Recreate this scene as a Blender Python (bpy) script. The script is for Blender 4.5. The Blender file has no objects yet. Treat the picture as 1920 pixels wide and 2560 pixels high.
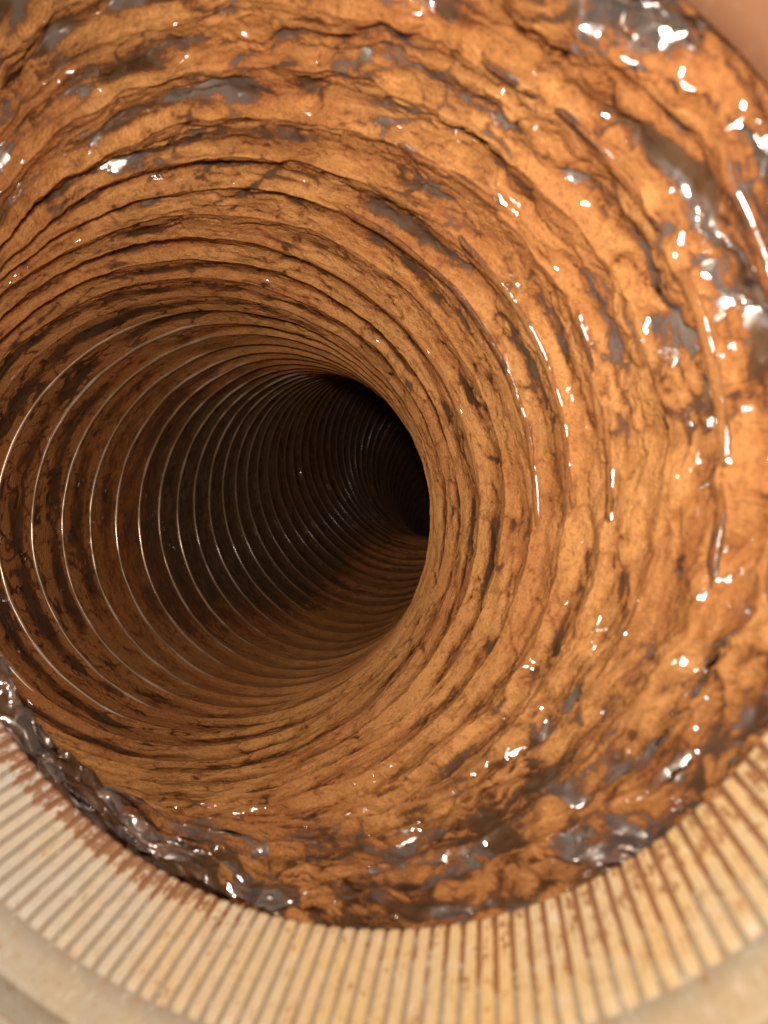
import bpy, math
import numpy as np
from mathutils import Matrix, Vector

scene = bpy.context.scene
MM = 0.001

# ---------------------------------------------------------------- camera
cam_data = bpy.data.cameras.new("Camera")
cam = bpy.data.objects.new("Camera", cam_data)
scene.collection.objects.link(cam)
cam.location = (0, 0, 0)
cam.rotation_euler = (math.radians(90), 0, 0)
cam_data.sensor_fit = 'HORIZONTAL'
cam_data.sensor_width = 36
cam_data.lens = 36 * 1100 / 1920
cam_data.clip_start = 0.002
cam_data.clip_end = 10
cam_data.dof.use_dof = True
cam_data.dof.focus_distance = 0.11
cam_data.dof.aperture_fstop = 26
scene.camera = cam

# ---------------------------------------------------------------- light: dim room behind the phone, and the phone's lamp beside the lens
world = bpy.data.worlds.new("World")
scene.world = world
world.use_nodes = True
bg = world.node_tree.nodes["Background"]
bg.inputs[0].default_value = (1.0, 0.86, 0.70, 1)
bg.inputs[1].default_value = 0.06

lamp_data = bpy.data.lights.new("phone_lamp", 'AREA')
lamp_data.shape = 'DISK'
lamp_data.size = 0.011
lamp_data.energy = 0.118
lamp_data.color = (1.0, 0.94, 0.89)
lamp = bpy.data.objects.new("phone_lamp", lamp_data)
scene.collection.objects.link(lamp)
lamp.location = (-0.004, -0.002, 0.015)
lamp.rotation_euler = (math.radians(90), 0, 0)

scene.view_settings.view_transform = 'Standard'
scene.view_settings.look = 'None'
scene.view_settings.gamma = 1
scene.view_settings.exposure = 0
scene.render.engine = 'CYCLES'
scene.cycles.max_bounces = 4
scene.cycles.diffuse_bounces = 3
scene.cycles.glossy_bounces = 2

# ---------------------------------------------------------------- duct hoops: centre and normal of each hoop, mm, x right / y down / z forward
POSES = [
    (-11.58,-5.68,44.78,0.2254,-0.0619,0.9723), (-12.94,-5.39,49.49,0.2165,-0.0589,0.9745),
    (-14.87,-4.98,53.91,0.1917,-0.0507,0.9801), (-17.25,-4.49,58.14,0.1540,-0.0382,0.9873),
    (-19.93,-3.93,62.27,0.1065,-0.0225,0.9941), (-22.79,-3.32,66.42,0.0528,-0.0047,0.9986),
    (-25.68,-2.68,70.68,-0.0031,0.0137,0.9999), (-28.48,-2.03,75.15,-0.0570,0.0314,0.9979),
    (-31.04,-1.40,79.94,-0.1048,0.0471,0.9934), (-33.24,-0.80,85.14,-0.1428,0.0596,0.9880),
    (-34.95,-0.25,90.87,-0.1678,0.0677,0.9835), (-36.01,0.22,97.22,-0.1768,0.0707,0.9817),
    (-36.96,0.68,103.88,-0.1045,0.0640,0.9925), (-37.42,1.09,110.61,-0.0316,0.0569,0.9979),
    (-37.39,1.45,117.35,0.0415,0.0493,0.9979), (-36.87,1.75,124.07,0.1125,0.0396,0.9929),
    (-35.89,1.97,130.74,0.1763,0.0242,0.9840), (-34.50,2.06,137.35,0.2326,0.0028,0.9726),
    (-32.76,1.99,143.87,0.2813,-0.0245,0.9593), (-30.72,1.72,150.30,0.3225,-0.0575,0.9448),
    (-28.43,1.20,156.63,0.3561,-0.0961,0.9295), (-25.93,0.41,162.85,0.3830,-0.1376,0.9134),
    (-23.27,-0.65,168.96,0.4051,-0.1771,0.8970), (-20.47,-1.97,174.96,0.4226,-0.2144,0.8806),
    (-17.57,-3.54,180.85,0.4356,-0.2495,0.8648), (-14.60,-5.34,186.64,0.4444,-0.2826,0.8501),
    (-11.58,-7.35,192.33,0.4491,-0.3135,0.8366), (-8.54,-9.57,197.94,0.4498,-0.3425,0.8248),
    (-5.51,-11.97,203.47,0.4471,-0.3688,0.8149), (-2.50,-14.53,208.95,0.4450,-0.3865,0.8079),
    (0.50,-17.17,214.39,0.4444,-0.3944,0.8043), (3.50,-19.83,219.82,0.4455,-0.3927,0.8045),
    (6.52,-22.45,225.26,0.4484,-0.3813,0.8084), (9.56,-24.96,230.74,0.4527,-0.3602,0.8157),
    (12.63,-27.29,236.28,0.4583,-0.3290,0.8257), (15.75,-29.37,241.89,0.4646,-0.2874,0.8376),
    (18.91,-31.14,247.59,0.4710,-0.2350,0.8503), (22.10,-32.52,253.37,0.4765,-0.1732,0.8619),
    (25.34,-33.48,259.22,0.4806,-0.1096,0.8701), (28.59,-34.00,265.11,0.4829,-0.0454,0.8745),
    (31.85,-34.09,271.02,0.4836,0.0189,0.8751), (35.12,-33.75,276.92,0.4827,0.0832,0.8718),
    (38.37,-32.97,282.78,0.4800,0.1472,0.8648), (41.59,-31.76,288.59,0.4758,0.2105,0.8540),
    (44.79,-30.13,294.31,0.4699,0.2731,0.8394), (47.93,-28.08,299.91,0.4623,0.3345,0.8212),
    (51.03,-25.62,305.39,0.4532,0.3945,0.7994), (54.05,-22.75,310.70,0.4425,0.4529,0.7740),
    (57.00,-19.50,315.83,0.4303,0.5095,0.7452), (59.86,-15.88,320.75,0.4167,0.5639,0.7130),
    (62.62,-11.90,325.45,0.4016,0.6160,0.6777), (65.28,-7.57,329.90,0.3849,0.6655,0.6395),
    (67.81,-2.92,334.08,0.3667,0.7122,0.5986), (70.22,2.04,337.97,0.3469,0.7559,0.5552),
    (72.49,7.28,341.57,0.3256,0.7965,0.5095), (74.62,12.79,344.85,0.3030,0.8337,0.4616),
    (76.58,18.53,347.80,0.2791,0.8675,0.4118), (78.38,24.49,350.41,0.2540,0.8976,0.3603),
    (80.01,30.64,352.66,0.2279,0.9239,0.3073), (81.46,36.96,354.55,0.2009,0.9464,0.2530),
    (82.72,43.41,356.07,0.1730,0.9649,0.1976),
]

POSES = np.array(POSES)
C0 = POSES[0, :3]
N0 = POSES[0, 3:] / np.linalg.norm(POSES[0, 3:])
NR = len(POSES)
R = 50.0


def oval(th, k=0):
    """the soft mouth is pulled out of round towards the upper left; extra radius in mm at hoop k"""
    c = np.clip(np.cos(th - math.radians(232)), 0, 1)
    return 13.0 * c ** 2.5 * math.exp(-(k / 3.2) ** 2)


def to_world(P):
    P = np.asarray(P, float)
    return np.stack([P[..., 0], P[..., 2], -P[..., 1]], -1) * MM


# ---------------------------------------------------------------- numpy noise, periodic in the first axis
def _hash(ix, iy, seed):
    h = (ix.astype(np.int64) * 374761393 + iy.astype(np.int64) * 668265263 + seed * 1274126177) & 0xffffffff
    h = ((h ^ (h >> 13)) * 1274126177) & 0xffffffff
    h = (h ^ (h >> 16)) & 0xffffffff
    return h / 4294967295.0 * 2 - 1


def facet(x, y, px, seed):
    """piecewise linear noise on a triangle lattice: flat facets with crisp creases; px = period in x"""
    ix = np.floor(x); iy = np.floor(y)
    fx = x - ix; fy = y - iy
    ix = ix.astype(np.int64); iy = iy.astype(np.int64)
    flip = ((ix + iy) & 1) == 1
    fxx = np.where(flip, 1 - fx, fx)
    a = _hash(np.mod(ix + flip, px), iy, seed)
    b = _hash(np.mod(ix + 1 - flip, px), iy, seed)
    c = _hash(np.mod(ix + flip, px), iy + 1, seed)
    d = _hash(np.mod(ix + 1 - flip, px), iy + 1, seed)
    low = fxx + fy < 1
    v1 = a + (b - a) * fxx + (c - a) * fy
    v2 = d + (c - d) * (1 - fxx) + (b - d) * (1 - fy)
    return np.where(low, v1, v2)


def smooth(x, y, px, seed):
    ix = np.floor(x); iy = np.floor(y)
    fx = x - ix; fy = y - iy
    fx = fx * fx * (3 - 2 * fx); fy = fy * fy * (3 - 2 * fy)
    ix = ix.astype(np.int64); iy = iy.astype(np.int64)
    a = _hash(np.mod(ix, px), iy, seed); b = _hash(np.mod(ix + 1, px), iy, seed)
    c = _hash(np.mod(ix, px), iy + 1, seed); d = _hash(np.mod(ix + 1, px), iy + 1, seed)
    return (a + (b - a) * fx) * (1 - fy) + (c + (d - c) * fx) * fy


def fbm(x, y, px, seed, octaves=3):
    s = 0; amp = 1
    for o in range(octaves):
        s = s + amp * smooth(x * 2 ** o, y * 2 ** o, px * 2 ** o, seed + o * 17)
        amp *= .55
    return s


def sstep(a, b, x):
    t = np.clip((x - a) / (b - a), 0, 1)
    return t * t * (3 - 2 * t)


# ---------------------------------------------------------------- materials
def new_mat(name):
    m = bpy.data.materials.new(name)
    m.use_nodes = True
    nt = m.node_tree
    for n in list(nt.nodes):
        nt.nodes.remove(n)
    return m, nt, nt.nodes, nt.links


def node(nt, kind, **kw):
    n = nt.nodes.new(kind)
    for k, v in kw.items():
        if k == 'ins':
            for i, val in v.items():
                n.inputs[i].default_value = val
        else:
            setattr(n, k, v)
    return n


def math_n(nt, op, a, b=None, c=None, clamp=False):
    n = nt.nodes.new('ShaderNodeMath')
    n.operation = op
    n.use_clamp = clamp
    for i, v in enumerate((a, b, c)):
        if v is None:
            continue
        if isinstance(v, (int, float)):
            n.inputs[i].default_value = v
        else:
            nt.links.new(v, n.inputs[i])
    return n.outputs[0]


def remap(nt, v, a, b, lo=0.0, hi=1.0, smooth_=True):
    n = nt.nodes.new('ShaderNodeMapRange')
    n.interpolation_type = 'SMOOTHSTEP' if smooth_ else 'LINEAR'
    nt.links.new(v, n.inputs[0])
    for i, val in zip((1, 2, 3, 4), (a, b, lo, hi)):
        n.inputs[i].default_value = val
    return n.outputs[0]


def mapped_noise(nt, vec, scale_xyz, scale=1.0, detail=3, rough=.55):
    mp = nt.nodes.new('ShaderNodeMapping')
    mp.inputs['Scale'].default_value = scale_xyz
    nt.links.new(vec, mp.inputs[0])
    n = nt.nodes.new('ShaderNodeTexNoise')
    n.inputs['Scale'].default_value = scale
    n.inputs['Detail'].default_value = detail
    n.inputs['Roughness'].default_value = rough
    nt.links.new(mp.outputs[0], n.inputs['Vector'])
    return n.outputs['Fac']


def mixc(nt, fac, a, b):
    n = nt.nodes.new('ShaderNodeMix')
    n.data_type = 'RGBA'
    for i, v in ((0, fac), (6, a), (7, b)):
        if isinstance(v, tuple):
            n.inputs[i].default_value = v + (1,) if len(v) == 3 else v
        elif isinstance(v, (int, float)):
            n.inputs[i].default_value = v
        else:
            nt.links.new(v, n.inputs[i])
    return n.outputs[2]


DUST_HI = (0.52, 0.232, 0.070)
DUST_MID = (0.36, 0.148, 0.042)
DUST_RED = (0.36, 0.112, 0.030)
DUST_LO = (0.140, 0.045, 0.012)


def film_material():
    m, nt, N, L = new_mat("dusty_foil_film")
    out = node(nt, 'ShaderNodeOutputMaterial')
    cyl = node(nt, 'ShaderNodeAttribute', attribute_name='cyl').outputs['Vector']
    dust = node(nt, 'ShaderNodeAttribute', attribute_name='dust').outputs['Fac']
    gloss = node(nt, 'ShaderNodeAttribute', attribute_name='gloss').outputs['Fac']
    foil = node(nt, 'ShaderNodeAttribute', attribute_name='foil').outputs['Fac']
    rag = node(nt, 'ShaderNodeAttribute', attribute_name='rag').outputs['Fac']
    # ragged edges of the dust, grains, and long thin smears that run round the duct
    streak = mapped_noise(nt, cyl, (.8, .8, 1.5), 1.0, 2, .65)
    grain = mapped_noise(nt, cyl, (3.2, 3.2, 6.2), 1.0, 2, .65)
    smear = mapped_noise(nt, cyl, (.27, .27, 1.7), 1.0, 3, .65)
    tone = mapped_noise(nt, cyl, (.045, .045, .06), 1.0, 1, .5)
    nz = math_n(nt, 'MULTIPLY', math_n(nt, 'SUBTRACT', streak, .5), .5)
    nz = math_n(nt, 'MULTIPLY_ADD', math_n(nt, 'SUBTRACT', grain, .5), .75, nz)
    nz = math_n(nt, 'MULTIPLY_ADD', math_n(nt, 'SUBTRACT', smear, .5), 1.5, nz)
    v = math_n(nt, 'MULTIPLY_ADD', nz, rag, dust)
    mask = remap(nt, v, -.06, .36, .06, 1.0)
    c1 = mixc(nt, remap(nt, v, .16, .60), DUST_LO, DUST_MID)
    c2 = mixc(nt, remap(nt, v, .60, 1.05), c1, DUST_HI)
    c2 = mixc(nt, math_n(nt, 'MULTIPLY', remap(nt, tone, .42, .64), .35), c2, DUST_RED)
    clump = mapped_noise(nt, cyl, (1.7, 1.7, 3.8), 1.0, 2, .7)
    c2 = mixc(nt, math_n(nt, 'MULTIPLY', remap(nt, clump, .48, .32), .4), c2, DUST_LO)
    bump = node(nt, 'ShaderNodeBump', ins={'Strength': .8, 'Distance': .0005})
    L.new(math_n(nt, 'MULTIPLY_ADD', grain, .6, clump), bump.inputs['Height'])
    # crinkled film: each little flat of the foil leans its own way
    lie = node(nt, 'ShaderNodeAttribute', attribute_name='lie')
    crink = node(nt, 'ShaderNodeAttribute', attribute_name='crink').outputs['Fac']
    tilt = None
    for sc, amt in (((.30, .30, .9), .60), ((.8, .8, 1.6), .2)):
        mp = node(nt, 'ShaderNodeMapping', ins={'Scale': sc})
        L.new(cyl, mp.inputs[0])
        vo = node(nt, 'ShaderNodeTexVoronoi', ins={'Scale': 1.0})
        L.new(mp.outputs[0], vo.inputs['Vector'])
        sub = node(nt, 'ShaderNodeVectorMath', operation='SUBTRACT')
        L.new(vo.outputs['Color'], sub.inputs[0]); sub.inputs[1].default_value = (.5, .5, .5)
        scl = node(nt, 'ShaderNodeVectorMath', operation='SCALE')
        L.new(sub.outputs[0], scl.inputs[0]); L.new(math_n(nt, 'MULTIPLY', crink, amt), scl.inputs['Scale'])
        add = node(nt, 'ShaderNodeVectorMath', operation='ADD')
        L.new(tilt.outputs[0] if tilt else lie.outputs['Vector'], add.inputs[0]); L.new(scl.outputs[0], add.inputs[1])
        tilt = add
    bump2 = node(nt, 'ShaderNodeVectorMath', operation='NORMALIZE')
    L.new(tilt.outputs[0], bump2.inputs[0])
    pd = node(nt, 'ShaderNodeBsdfPrincipled')
    L.new(c2, pd.inputs['Base Color'])
    pd.inputs['Roughness'].default_value = .9
    pd.inputs['Specular IOR Level'].default_value = .12
    L.new(bump.outputs[0], pd.inputs['Normal'])
    L.new(gloss, pd.inputs['Coat Weight'])
    pd.inputs['Coat Roughness'].default_value = .07
    L.new(bump2.outputs[0], pd.inputs['Coat Normal'])
    pf = node(nt, 'ShaderNodeBsdfPrincipled')
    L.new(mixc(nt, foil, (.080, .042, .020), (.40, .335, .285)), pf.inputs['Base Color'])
    L.new(math_n(nt, 'MULTIPLY_ADD', foil, .8, .15), pf.inputs['Metallic'])
    L.new(math_n(nt, 'MULTIPLY_ADD', foil, -.20, .4), pf.inputs['Roughness'])
    L.new(bump2.outputs[0], pf.inputs['Normal'])
    pf.inputs['Specular IOR Level'].default_value = .08
    L.new(remap(nt, gloss, 0, .5, .35, 1.0), pf.inputs['Coat Weight'])
    pf.inputs['Coat Roughness'].default_value = .06
    L.new(bump2.outputs[0], pf.inputs['Coat Normal'])
    mx = node(nt, 'ShaderNodeMixShader')
    L.new(mask, mx.inputs[0]); L.new(pf.outputs[0], mx.inputs[1]); L.new(pd.outputs[0], mx.inputs[2])
    L.new(mx.outputs[0], out.inputs[0])
    return m


def wire_material():
    m, nt, N, L = new_mat("film_wrapped_wire")
    out = node(nt, 'ShaderNodeOutputMaterial')
    cyl = node(nt, 'ShaderNodeAttribute', attribute_name='cyl').outputs['Vector']
    streak = mapped_noise(nt, cyl, (1.3, 1.3, .5), 1.0, 3, .6)
    broken = mapped_noise(nt, cyl, (.09, .09, .35), 1.0, 2, .6)
    c = mixc(nt, remap(nt, broken, .40, .62), (.26, .14, .06), (.60, .42, .27))
    zz = node(nt, 'ShaderNodeSeparateXYZ')
    L.new(cyl, zz.inputs[0])
    depth_dim = remap(nt, zz.outputs[2], 105, 190)
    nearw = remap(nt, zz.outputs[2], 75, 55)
    c = mixc(nt, depth_dim, c, (.10, .05, .022))  # wires darkened with depth, painting in the bore's fading light
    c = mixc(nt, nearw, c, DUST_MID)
    p = node(nt, 'ShaderNodeBsdfPrincipled')
    L.new(c, p.inputs['Base Color'])
    L.new(remap(nt, broken, .36, .54, .5, .2), p.inputs['Roughness'])
    L.new(math_n(nt, 'MULTIPLY', math_n(nt, 'SUBTRACT', 1.0, nearw), math_n(nt, 'MULTIPLY_ADD', depth_dim, -.5, .5)), p.inputs['Metallic'])
    L.new(math_n(nt, 'MULTIPLY', remap(nt, broken, .34, .52), math_n(nt, 'MULTIPLY_ADD', depth_dim, -.8, 1.0)), p.inputs['Coat Weight'])
    L.new(remap(nt, streak, .35, .6, .08, .3), p.inputs['Coat Roughness'])
    L.new(p.outputs[0], out.inputs[0])
    return m


def plastic_material(frame_obj):
    m, nt, N, L = new_mat("dusty_cream_plastic")
    out = node(nt, 'ShaderNodeOutputMaterial')
    tc = node(nt, 'ShaderNodeTexCoord', object=frame_obj)
    co = tc.outputs['Object']
    sep = node(nt, 'ShaderNodeSeparateXYZ')
    L.new(co, sep.inputs[0])
    ax = math_n(nt, 'MULTIPLY', sep.outputs[2], -1000)        # mm back from the rim
    x = math_n(nt, 'MULTIPLY', sep.outputs[0], 20)             # -1 left .. 1 right
    groove = node(nt, 'ShaderNodeAttribute', attribute_name='recess').outputs['Fac']
    right = remap(nt, x, -.85, .35)
    g1 = mapped_noise(nt, co, (900, 900, 700), 1.0, 4, .65)
    g2 = mapped_noise(nt, co, (2600, 2600, 1500), 1.0, 2, .6)
    g3 = mapped_noise(nt, co, (160, 160, 160), 1.0, 3, .5)
    n = math_n(nt, 'ADD', math_n(nt, 'MULTIPLY', math_n(nt, 'SUBTRACT', g1, .5), 1.5), math_n(nt, 'MULTIPLY', math_n(nt, 'SUBTRACT', g2, .5), .8))
    # dense dust hugging the rim on the left, long dust streaks in the grooves on the right
    reach = remap(nt, x, -.3, .6, 2.2, 6.5)
    t = math_n(nt, 'SUBTRACT', 1.0, math_n(nt, 'DIVIDE', ax, reach))
    inten = math_n(nt, 'MULTIPLY', remap(nt, x, -.25, .05, 1.0, .0), math_n(nt, 'MULTIPLY_ADD', groove, .45, .50))
    left_d = math_n(nt, 'MULTIPLY', remap(nt, math_n(nt, 'MULTIPLY_ADD', math_n(nt, 'SUBTRACT', g3, .5), 4.0, ax), 2.9, 1.7), inten)
    right_d = math_n(nt, 'MULTIPLY', math_n(nt, 'MULTIPLY', remap(nt, t, -.5, .7), math_n(nt, 'MULTIPLY_ADD', groove, .85, .32)), remap(nt, x, .1, .6))
    d = math_n(nt, 'ADD', math_n(nt, 'ADD', left_d, right_d), math_n(nt, 'MULTIPLY', n, 1.15))
    d = math_n(nt, 'ADD', d, math_n(nt, 'MULTIPLY', math_n(nt, 'SUBTRACT', g3, .5), .4))
    mask = remap(nt, d, .24, .62)
    y = math_n(nt, 'MULTIPLY', sep.outputs[1], 20)
    film = math_n(nt, 'MULTIPLY_ADD', math_n(nt, 'MULTIPLY', right, remap(nt, y, -.4, .3, .15, 1.0)), .66, math_n(nt, 'MULTIPLY', remap(nt, g3, .35, .7), .25))
    base = mixc(nt, film, (.54, .50, .41), (.70, .43, .145))
    base = mixc(nt, math_n(nt, 'MULTIPLY', groove, .85), base, (.30, .235, .155))  # grooves darker: dirt, with their shadow painted in as well
    base = mixc(nt, math_n(nt, 'MULTIPLY', remap(nt, ax, 9.8, 10.6), .45), base, (.36, .31, .23))
    base = mixc(nt, math_n(nt, 'MULTIPLY', remap(nt, n, .0, .45), math_n(nt, 'MULTIPLY_ADD', right, .55, .2)), base, (.42, .21, .07))
    base = mixc(nt, math_n(nt, 'MULTIPLY', remap(nt, n, -.05, -.5), .5), base, (.78, .66, .48))
    col = mixc(nt, math_n(nt, 'MULTIPLY', mask, .85), base, (.27, .10, .032))
    bump = node(nt, 'ShaderNodeBump', ins={'Strength': .5, 'Distance': .00012})
    L.new(math_n(nt, 'ADD', g1, math_n(nt, 'MULTIPLY', mask, .6)), bump.inputs['Height'])
    p = node(nt, 'ShaderNodeBsdfPrincipled')
    L.new(col, p.inputs['Base Color'])
    L.new(remap(nt, mask, 0, 1, .42, .85), p.inputs['Roughness'])
    p.inputs['Specular IOR Level'].default_value = .4
    L.new(bump.outputs[0], p.inputs['Normal'])
    L.new(p.outputs[0], out.inputs[0])
    return m


# ---------------------------------------------------------------- mesh helper
def grid_object(name, P, mat, parent, wrap=True, attrs=None, vec_attrs=None, close_rows=False):
    """P: (rows, cols, 3) in metres, parent-local; columns wrap round the duct"""
    nr, nc = P.shape[:2]
    idx = np.arange(nr * nc).reshape(nr, nc)
    if close_rows:
        r0 = idx; r1 = np.roll(idx, -1, 0)
    else:
        r0 = idx[:-1]; r1 = idx[1:]
    q = np.stack([r0, np.roll(r0, -1, 1), np.roll(r1, -1, 1), r1], -1).reshape(-1, 4)
    me = bpy.data.meshes.new(name)
    me.vertices.add(nr * nc)
    me.vertices.foreach_set('co', P.reshape(-1).astype(np.float32))
    me.loops.add(q.size)
    me.loops.foreach_set('vertex_index', q.reshape(-1).astype(np.int32))
    me.polygons.add(len(q))
    me.polygons.foreach_set('loop_start', (np.arange(len(q)) * 4).astype(np.int32))
    me.polygons.foreach_set('loop_total', np.full(len(q), 4, np.int32))
    me.polygons.foreach_set('use_smooth', np.ones(len(q), bool))
    me.update(calc_edges=True)
    for k, v in (attrs or {}).items():
        a = me.attributes.new(k, 'FLOAT', 'POINT')
        a.data.foreach_set('value', v.reshape(-1).astype(np.float32))
    for k, v in (vec_attrs or {}).items():
        a = me.attributes.new(k, 'FLOAT_VECTOR', 'POINT')
        a.data.foreach_set('vector', v.reshape(-1).astype(np.float32))
    me.materials.append(mat)
    o = bpy.data.objects.new(name, me)
    scene.collection.objects.link(o)
    o.parent = parent
    return o


def frame(n):
    n = n / np.linalg.norm(n, axis=-1, keepdims=True)
    a = np.array([1.0, 0, 0]) - n * n[..., :1]
    a = a / np.linalg.norm(a, axis=-1, keepdims=True)
    b = np.cross(n, a)
    return n, a, b


# ================================================================= plastic collar
nW = to_world(N0) / MM
aW = np.array([1.0, 0, 0]) - nW * nW[0]
aW /= np.linalg.norm(aW)
bW = np.cross(nW, aW)
collar = bpy.data.objects.new("plastic_collar", None)
scene.collection.objects.link(collar)
cm = Matrix.Identity(4)
for i in range(3):
    cm[i][0], cm[i][1], cm[i][2] = aW[i], bW[i], nW[i]
    cm[i][3] = to_world(C0)[i]
collar.matrix_world = cm
collar.empty_display_size = .01
collar["label"] = "cream plastic collar with fine axial ribs, clamped in the mouth of the dusty duct"
collar["category"] = "duct collar"
plastic = plastic_material(collar)

prof = [(52.0, .5), (50.9, .55), (50.45, .4), (50.28, .1), (50.27, -2.2), (50.28, -6),
        (50.28, -10.2), (50.34, -11.5), (50.42, -12.9), (50.55, -13.35), (50.75, -13.4), (53.4, -13.5), (53.4, -14.9), (50.75, -15.0),
        (50.62, -15.15), (50.6, -15.5), (50.65, -17.5), (50.9, -18.4), (51.5, -18.9), (54.0, -19.0), (54.2, -18.6), (54.2, -12.0), (53.2, -11.0), (53.2, -1.0), (52.8, .1)]
prof = np.array(prof)
SEG = 420
tc_ = np.linspace(0, 2 * np.pi, SEG, endpoint=False)
ov = oval(tc_)[None]
rr = prof[:, :1] + ov
P = np.stack([rr * np.cos(tc_), rr * np.sin(tc_), np.repeat(prof[:, 1:], SEG, 1)], -1) * MM
grid_object("collar_body", P, plastic, collar, close_rows=True, attrs={"recess": np.repeat(np.where((prof[:, 1:] > -10.3) | (prof[:, :1] > 52.5), 1.0, .2), SEG, 1)})

# one rib, then shared round the ring
NRIB = 192
per = 2 * np.pi / NRIB
half = per * .32
ts = np.array([-1.10, -1.0, -.92, 0, .92, 1.0, 1.10]) * half
hs = np.array([50.40, 50.10, 50.01, 50.0, 50.01, 50.10, 50.40])
st = [(.45, .45), (.3, .16), (-.1, .0), (-5.5, .0), (-9.1, .0), (-9.6, .06), (-9.9, .16), (-10.15, .4)]
V = []; F = []
for a, dr in st:
    for t, h in zip(ts, hs):
        r = min(h + dr, 50.52)
        V.append((r * math.cos(t) * MM, r * math.sin(t) * MM, a * MM))
nt_ = len(ts)
for i in range(len(st) - 1):
    for j in range(nt_ - 1):
        F.append((i * nt_ + j, (i + 1) * nt_ + j, (i + 1) * nt_ + j + 1, i * nt_ + j + 1))
rib_me = bpy.data.meshes.new("rib")
rib_me.from_pydata(V, [], F)
ra = rib_me.attributes.new('recess', 'FLOAT', 'POINT')
ra.data.foreach_set('value', np.array([min(1.0, max(0.0, (math.hypot(v[0], v[1]) / MM - 50.1) / .2)) for v in V], np.float32))
rib_me.materials.append(plastic)
for i in range(NRIB):
    if 265 < math.degrees(i * per) < 345:      # the smooth stretch at the upper right
        continue
    o = bpy.data.objects.new("rib", rib_me)
    scene.collection.objects.link(o)
    o.parent = collar
    o.rotation_euler = (0, 0, i * per)
    e_ = float(oval(np.array(i * per))) * MM
    o.location = (e_ * math.cos(i * per), e_ * math.sin(i * per), 0)

# ================================================================= flexible duct
duct = bpy.data.objects.new("flexible_duct", None)
scene.collection.objects.link(duct)
duct.location = Vector(to_world(C0))
duct.empty_display_size = .01
duct["label"] = "bent flexible foil duct with wire hoops, its crumpled inside coated in rust-brown dust"
duct["category"] = "flexible duct"
film_mat = film_material()
wire_mat = wire_material()
C0W = to_world(C0)


def hoop_wobble(k, th):
    """how far hoop k is bent out of round: radial and axial, mm"""
    amp = 1.0 * math.exp(-k / 8.0) + .10
    x = th / (2 * np.pi)
    y = np.full_like(th, k * 7.31)
    rad = amp * (smooth(x * 9, y, 9, 11) * .6 + smooth(x * 23, y, 23, 12) * .4 + smooth(x * 61, y, 61, 15) * .22)
    axi = amp * (smooth(x * 7, y, 7, 13) * .8 + smooth(x * 19, y, 19, 14) * .5 + smooth(x * 53, y, 53, 16) * .3)
    if k == 0:
        rad = rad * 0 + .9
        axi = axi * .0 + .3
    return rad + oval(th, k), axi


def wrapped(s_, ang):
    """1 where the film wraps over the wire: the whole mouth, and all but the left wall further in"""
    deep = sstep(8, 13, s_)
    open_ = sstep(-.25, .55, np.cos(ang - math.radians(184)))
    return 1 - deep * open_


def hoop(k, th):
    c = POSES[k, :3]
    n, a, b = frame(POSES[k, 3:])
    rad, axi = hoop_wobble(k, th)
    d = np.cos(th)[:, None] * a + np.sin(th)[:, None] * b
    return c + (R + rad)[:, None] * d + axi[:, None] * n, d, n


# ---- wire hoops
WR = .48
for k in range(1, NR):
    nth = 420 if k < 14 else (300 if k < 30 else 160)
    th = np.linspace(0, 2 * np.pi, nth, endpoint=False)
    H, d, n = hoop(k, th)
    wrap = wrapped(np.full_like(th, float(k)), th)
    if k < 9:      # a clean stretch of film-wrapped wire shows on the right of the first hoops
        xs = th / (2 * np.pi)
        bare = sstep(.66, .86, np.cos(th - math.radians(340 - 2 * k))) * sstep(-.35, .1, smooth(xs * 22, np.full_like(th, k * 4.7), 22, 131) + .45)
        if k in (3, 7):
            bare = bare * .2
        wrap = wrap * (1 - 1.0 * bare)
    H = H + d * ((3.0 if k < 10 else 1.3) * wrap - (.25 if k < 9 else 0) * (1 - wrap))[:, None]
    wr = .55 if k < 9 else WR
    ps = np.linspace(0, 2 * np.pi, 8, endpoint=False)
    P = H[None] + wr * (np.cos(ps)[:, None, None] * d[None] + np.sin(ps)[:, None, None] * n)
    cyl = np.stack([R * np.cos(th), R * np.sin(th), np.full(nth, k * 6.85)], -1)
    cyl = np.repeat(cyl[None], 8, 0)
    cyl[..., 2] += (ps * wr * 1.5)[:, None]
    at = {}
    va = {'cyl': cyl}
    if k < 9:
        lie = -(np.cos(ps)[:, None, None] * d[None] * 0 + d[None]) * .6 + (np.cos(ps)[:, None, None] * d[None] + np.sin(ps)[:, None, None] * n)
        lie /= np.linalg.norm(lie, axis=-1, keepdims=True)
        dw = .46 + .40 * smooth(th / (2 * np.pi) * 40, np.full_like(th, k * 1.9), 40, 151)
        at = {'dust': np.repeat(dw[None], 8, 0), 'gloss': np.full((8, nth), .85), 'rag': np.full((8, nth), 1.0), 'crink': np.full((8, nth), .35), 'foil': np.full((8, nth), 1.0)}
        va['lie'] = to_world(lie) / MM
    grid_object("wire_hoop", to_world(P) - C0W, film_mat if k < 9 else wire_mat, duct, close_rows=True, attrs=at, vec_attrs=va)

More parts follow.
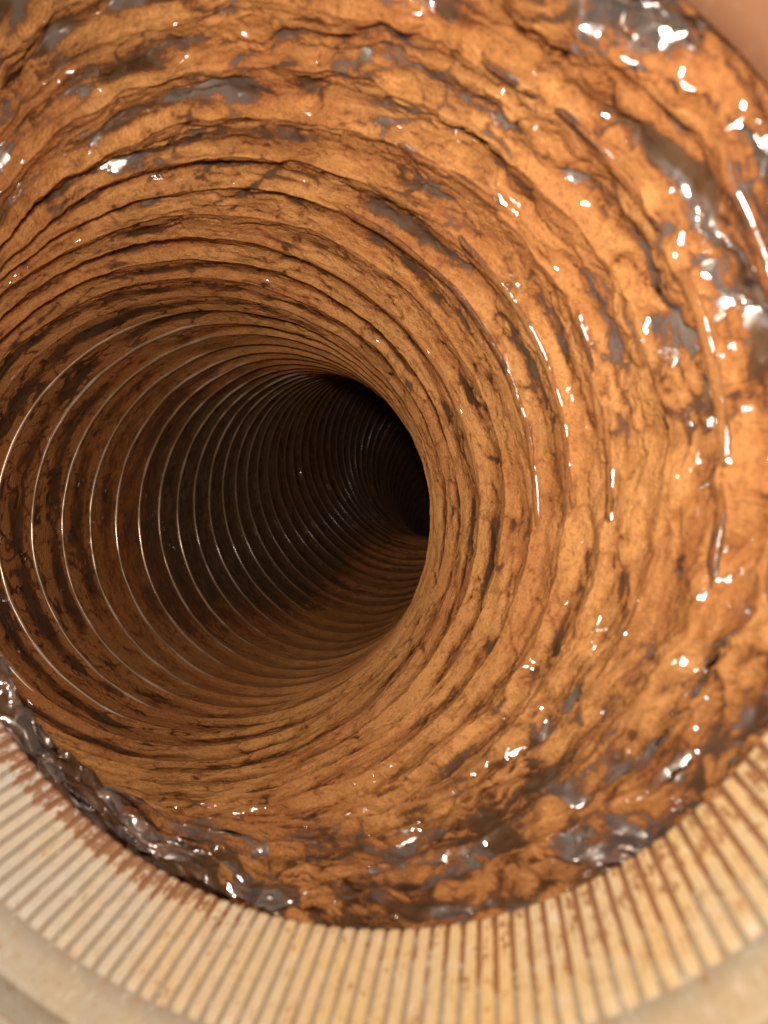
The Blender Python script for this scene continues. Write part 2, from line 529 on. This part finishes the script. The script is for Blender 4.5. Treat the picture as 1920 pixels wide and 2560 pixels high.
# ---- film pleats between the hoops; the film wraps over the near hoops and hides most of their wire
LF = 9.5
for k in range(NR - 1):
    if k < 13:
        nth, nu = 1400, 26
    elif k < 30:
        nth, nu = 760, 16
    else:
        nth, nu = 300, 8
    th = np.linspace(0, 2 * np.pi, nth, endpoint=False)
    u = np.linspace(0, 1, nu)[:, None]
    A, dA, nA = hoop(k, th)
    B, dB, nB = hoop(k + 1, th)
    g = np.linalg.norm(B - A, axis=1)
    slack = .5 * np.sqrt(np.maximum(LF ** 2 - np.minimum(g, LF - .4) ** 2, .2))
    x = np.repeat((th / (2 * np.pi))[None], nu, 0)
    ang = x * 2 * np.pi
    s = (k + u) * np.ones_like(x)
    near = np.exp(-(s / 11.0) ** 2)
    # wandering of the fold line and depth round the pleat
    skew = .60 + .22 * smooth(x * 14, s * 0 + k * 3.7, 14, 21) + .1 * smooth(x * 41, s * 0 + k * 3.7, 41, 23)
    uu = np.where(u < skew, .5 * u / skew, .5 + .5 * (u - skew) / (1 - skew))
    depth = slack * (.27 + .24 * smooth(x * 11, s * 0 + k * 5.1, 11, 22) + .12 * smooth(x * 37, s * 0 + k * 5.1, 37, 24))
    rnd = .5 - .5 * np.cos(2 * np.pi * uu)
    sharp = np.sin(np.pi * uu) ** .85
    cover = wrapped(s, ang)
    prof_u = sharp + (rnd - sharp) * (.25 + .6 * cover)
    # crumple: flat facets with crisp creases at several sizes
    wx = x + .004 * smooth(x * 30, s * 2, 30, 71)
    f1 = facet(wx * 22 + .6 * s, s * 1.6, 22, 31)
    f2 = facet(wx * 40 - .5 * s, s * 2.5, 40, 32)
    f3 = facet(wx * 84 + .3 * s, s * 4.2, 84, 33)
    f4 = facet(wx * 330, s * 7.0, 330, 34)
    win = np.sin(np.pi * u) ** .6
    wc = win + (1 - win) * cover * .75
    mouth = np.exp(-(s / 3.6) ** 2)
    mouth2 = mouth * (.25 + .75 * sstep(-.3, .6, np.cos(ang - math.radians(100))))
    inner = sstep(.0, .8, np.cos(ang - math.radians(340)))
    cr = .06 + .84 * near + .4 * mouth + .35 * mouth2 + .32 * inner * (1 - near) * np.exp(-((s - 12) / 9) ** 2)
    hgt = .30 * f1 + .42 * f2 + .46 * f3 + .15 * f4
    fm = facet(wx * 96 + .4 * s, s * 2.4, 96, 35)
    fm2 = facet(wx * 210, s * 4.4, 210, 36)
    lines = 1 - sstep(.0, .17, np.abs(fbm(x * 24 + .8 * s, s * 2.1, 24, 81, 3)))
    fine = 1 - sstep(.0, .22, np.abs(fbm(x * 70 - .6 * s, s * 4.3, 70, 85, 2)))
    disp = depth * prof_u + wc * (cr * hgt + mouth * (.25 + .75 * mouth2) * (.95 * fm + .3 * fm2)) + (.5 * lines + .32 * fine) * win * (.3 + .7 * near) - .5 * cover * (1 - win) * (.4 + .6 * near)
    axd = wc * cr * (.7 * facet(x * 34 + .4 * s, s * 2.1, 34, 41) + .45 * facet(x * 110, s * 3.7, 110, 42))
    disp = np.maximum(disp, -2.2)
    if k == 0:
        disp = np.maximum(disp, .9 * (1 - u) ** 2 - 2.2 * u)
    dd = dA[None] * (1 - u[..., None]) + dB[None] * u[..., None]
    dd /= np.linalg.norm(dd, axis=-1, keepdims=True)
    nn = nA * (1 - u[..., None]) + nB * u[..., None]
    P = A[None] * (1 - u[..., None]) + B[None] * u[..., None] + dd * disp[..., None] + nn * axd[..., None]
    # lie of the larger flats of the film, for its shine
    flat = depth * prof_u + wc * (cr * (.30 * f1 + .42 * f2 + .42 * f3) + mouth * (.25 + .75 * mouth2) * .95 * fm)
    Q = A[None] * (1 - u[..., None]) + B[None] * u[..., None] + dd * flat[..., None] + nn * axd[..., None]
    du = np.gradient(Q, axis=0)
    dt = np.roll(Q, -1, 1) - np.roll(Q, 1, 1)
    cn = np.cross(du, dt)
    cn /= np.linalg.norm(cn, axis=-1, keepdims=True) + 1e-12
    cn = np.where((cn * dd).sum(-1, keepdims=True) > 0, -cn, cn)
    cn = to_world(cn) / MM
    # dust: thick on the crests, thinned in the creases, partly to paint their shadow; how dusty each side of the duct is

    def side(deg, lo, hi):
        return sstep(lo, hi, np.cos(ang - math.radians(deg)))
    base = .95 + .08 * np.cos(ang - math.radians(15))
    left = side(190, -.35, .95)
    base = base - .32 * left * sstep(8, 13, s) - .55 * left * sstep(13, 20, s) - .75 * sstep(17, 27, s) * (1 - .45 * side(75, .0, .8))  # cleaner left wall; deep bore also darkened to paint the light's falloff
    base = base - .75 * side(142, .72, .97) * sstep(5.5, 1.0, s)          # clean film at the lower left of the mouth
    base = base - .20 * sstep(1.2, .1, s)                                 # wiped film next to the collar
    base = base - .38 * side(92, .2, .9) * sstep(6, 2.4, s)               # underside
    base = base - .42 * side(322, .75, .97) * sstep(3.2, .8, s)          # upper right
    base = base - .10 * side(255, .2, .9) * sstep(9, 3, s)                # top
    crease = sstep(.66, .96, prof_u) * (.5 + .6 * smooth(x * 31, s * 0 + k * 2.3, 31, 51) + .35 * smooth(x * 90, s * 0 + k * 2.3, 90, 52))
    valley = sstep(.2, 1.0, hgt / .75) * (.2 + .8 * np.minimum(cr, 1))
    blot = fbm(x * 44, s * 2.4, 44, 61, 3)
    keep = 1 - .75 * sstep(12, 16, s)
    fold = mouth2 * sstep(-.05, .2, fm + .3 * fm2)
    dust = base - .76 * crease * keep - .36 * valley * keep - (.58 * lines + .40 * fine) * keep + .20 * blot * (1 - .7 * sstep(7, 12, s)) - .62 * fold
    # where the film still shines through: the mouth, some ridges of the near pleats
    patchy = sstep(.0, .6, fbm(x * 9, s * .55, 9, 95, 2))
    ridge = 1 - sstep(.0, .35, np.minimum(u, 1 - u))
    shiny = .8 * mouth * sstep(-.2, .5, fbm(x * 26, s * 1.6, 26, 97, 2)) + near * (patchy * (.35 + .65 * ridge) * .6 + .25 * side(225, .3, .9) * sstep(.1, .6, blot))
    shiny = shiny + .9 * near * ridge * side(345, .45, .95) * sstep(-.2, .4, smooth(x * 30, s * 0 + np.round(s) * 2.7, 30, 99))
    foil = np.maximum.reduce([mouth * side(322, .55, .9), .9 * mouth * side(95, .0, .6), .8 * np.exp(-((s - 4) / 3) ** 2) * side(228, .6, .95),
                              .8 * near * ridge * side(345, .5, .95), mouth * side(350, .6, .95)])
    foil = foil * sstep(-.1, .2, fbm(x * 40, s * 2.8, 40, 141, 2))
    gloss = np.clip(shiny * 1.2 * (.25 + .75 * np.maximum(foil, ridge)) + .10 * near, 0, 1)
    cyl = np.stack([R * np.cos(ang), R * np.sin(ang), s * 6.85], -1)
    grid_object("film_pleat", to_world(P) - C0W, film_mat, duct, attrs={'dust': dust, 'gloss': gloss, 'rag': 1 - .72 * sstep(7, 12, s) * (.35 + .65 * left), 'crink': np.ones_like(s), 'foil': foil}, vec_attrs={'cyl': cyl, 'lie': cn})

print("built", len(bpy.data.objects))
